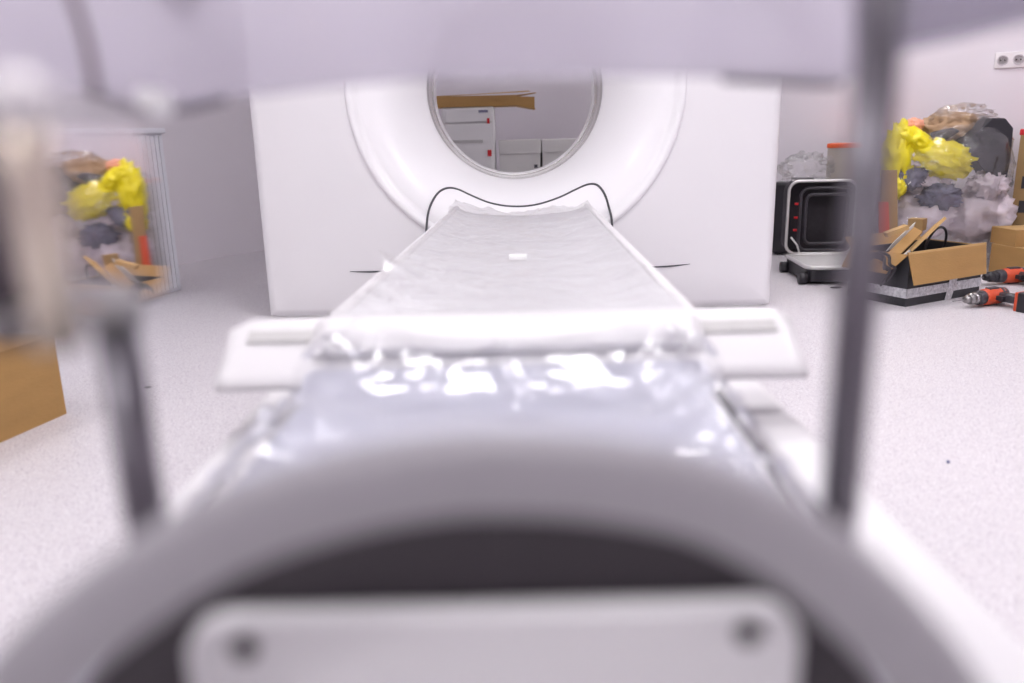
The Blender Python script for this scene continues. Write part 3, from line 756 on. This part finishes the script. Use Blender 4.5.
inbox('cardboard_strip', box(-.14, .14, -.02, .02, 0, .012), 'card', 'folded cardboard strip slanting up at the left of the open box', 'cardboard', (.10, .12, .215), ry=R(-24), rx=R(30), rz=R(10))
inbox('cardboard_strip', box(-.045, .045, -.02, .02, 0, .018), 'cardlight', 'short pale cardboard piece on top of the slanting strip', 'cardboard', (.12, .16, .272), ry=R(-20), rz=R(-30))
inbox('cardboard_strip', box(-.13, .13, -.035, .035, 0, .012), 'cardlight', 'long pale cardboard wedge rising to the right from the open box', 'cardboard', (.26, .13, .238), ry=R(-27), rz=R(5), rx=R(-40))
inbox('cardboard_strip', box(-.03, .03, -.03, .03, 0, .05), 'carddark', 'small brown cardboard block behind the pale wedge', 'cardboard', (.33, .22, .262), rz=R(20))
inbox('white_paper', prism([(0, 0, 0), (.13, 0, .03), (.17, 0, .11), (.05, 0, .04)], (0, .004, 0)), 'whitebox', 'white sheet of paper sticking out of the open box', 'paper', (.12, .20, .19))
inbox('white_paper', box(-.03, .03, -.002, .002, -.05, .02), 'whitebox', 'white paper strip at the left corner inside the open box', 'paper', (.03, .04, .19), ry=R(-25))
cl = spline([(.30, .16, .12), (.30, .15, .20), (.33, .14, .262), (.38, .14, .278), (.43, .15, .25), (.44, .16, .19), (.42, .18, .12)], 6)
inbox('black_cable', tube(cl, .0055, 8), 'black', 'black cable looping above the rim of the open box', 'cable', (0, 0, 0), smooth=True)
cl = spline([(-.10, .10, .19), (-.07, .09, .215), (-.035, .07, .20), (-.05, .05, .17), (-.03, .04, .15), (-.05, .06, .10)], 6)
bm = tube(cl, .006, 8)
for k in range(4): tube([p + Vector((.012 * (k + 1) - .04, .01 * k, -.008 * k)) for p in cl], .005, 6, bm=bm)
inbox('black_cable', bm, 'black', 'tangle of black cables over the left corner of the open box', 'cable', (0, 0, .0), smooth=True)
inbox('foam_sheet', crumple((.19, .13, .07), 21, .3, 3), 'blackin', 'dark wrapping crumpled inside the open cardboard box', 'packaging', (.235, .18, .105), smooth=True)

# ---- drills
def drill(lab, loc, rz, roll, s=1.0, chuck_mat='steel'):
    t = thing('cordless_drill', lab, 'drill', loc, rz, 'cordless drills on the floor')
    MX = Matrix.Rotation(roll, 4, 'X') @ Matrix.Scale(s, 4)
    def ob(n, bm, m, par=t, **k):
        for v in bm.verts: v.co = MX @ v.co
        return obj(n, bm, m, par, **k)
    ch = ob('chuck', lathe([(.045, .007), (.047, .013), (.060, .0155), (.062, .0135), (.065, .0135), (.067, .0195), (.080, .0205), (.082, .0185), (.085, .0185), (.087, .021), (.099, .021), (.101, .017)], None, 20), chuck_mat, smooth=True)
    bm = lathe([(-.018, .0005), (-.014, .0022), (.05, .0025)], None, 8)
    ob('drill_bit', bm, 'steel', ch)
    ob('collar', lathe([(.100, .022), (.104, .025), (.128, .026), (.132, .023)], None, 20), 'dkgrey', smooth=True)
    ob('motor_body', lathe([(.130, .024), (.136, .028), (.165, .030), (.22, .029), (.238, .025), (.243, .016)], None, 24), 'drillorange', smooth=True)
    ob('rear_cap', lathe([(.205, .0305), (.235, .0275), (.247, .018)], None, 20), 'dkgrey', smooth=True)
    ob('side_panel', box(.150, .200, -.033, .033, -.012, .010), 'dkgrey', bevel=.004)
    # handle runs along -Z of the drill
    ob('handle', tube([(.195, 0, -.015), (.200, 0, -.06), (.208, 0, -.105)], 1, prof=rrect(.034, .040, .012, 4)), 'dkgrey', smooth=True)
    ob('handle_shell', tube([(.212, 0, -.015), (.218, 0, -.06), (.226, 0, -.105)], 1, prof=rrect(.028, .022, .008, 4)), 'drillorange', smooth=True)
    ob('trigger', box(.160, .178, -.008, .008, -.055, -.028), 'black', bevel=.003)
    b = ob('battery', box(.150, .262, -.036, .036, -.160, -.112), 'black', bevel=.008, bseg=3)
    ob('battery_top', box(.155, .255, -.033, .033, -.114, -.100), 'drillorange', bevel=.004)
    bm = bmesh.new()
    for k in range(5): box(.17 + k * .017, .178 + k * .017, -.0375, .0375, -.152, -.125, bm)
    ob('battery_rib', bm, 'dkgrey', b)
    return t
drill('orange-red cordless drill nearest the camera, bit pointing left', (1.735, 3.10, .036), math.atan2(.10, .24), R(-90), 1.12)
drill('orange-red cordless drill lying behind the other, mostly black nose', (2.06, 3.56, .038), math.atan2(.05, .24), R(-90), 1.15, 'black')

# floor scraps
def scrap(px, py, r_, m, lab, seed):
    p = at_z(px, py, 0); o = obj('floor_scrap', crumple((r_, r_ * .7, .003), seed, .3, 2), m); o.location = (p.x, p.y, .003); tag(o, lab, 'scrap')
scrap(948, 463, .004, mat('blue_chip', (.03, .05, .25), nscale=5), 'tiny dark blue chip on the open floor at the right', 2)
scrap(148, 388, .011, 'steel', 'small dark fleck on the floor left of the table', 3)
scrap(836, 288, .030, 'dkgrey', 'flat dark scrap on the floor in front of the open case', 4)

# unseen door added behind the camera for the chrome to reflect
struct(obj('added_door', box(3.0, 4.0, -LY, -LY + .05, 0, 2.1, M=RM), 'door'))
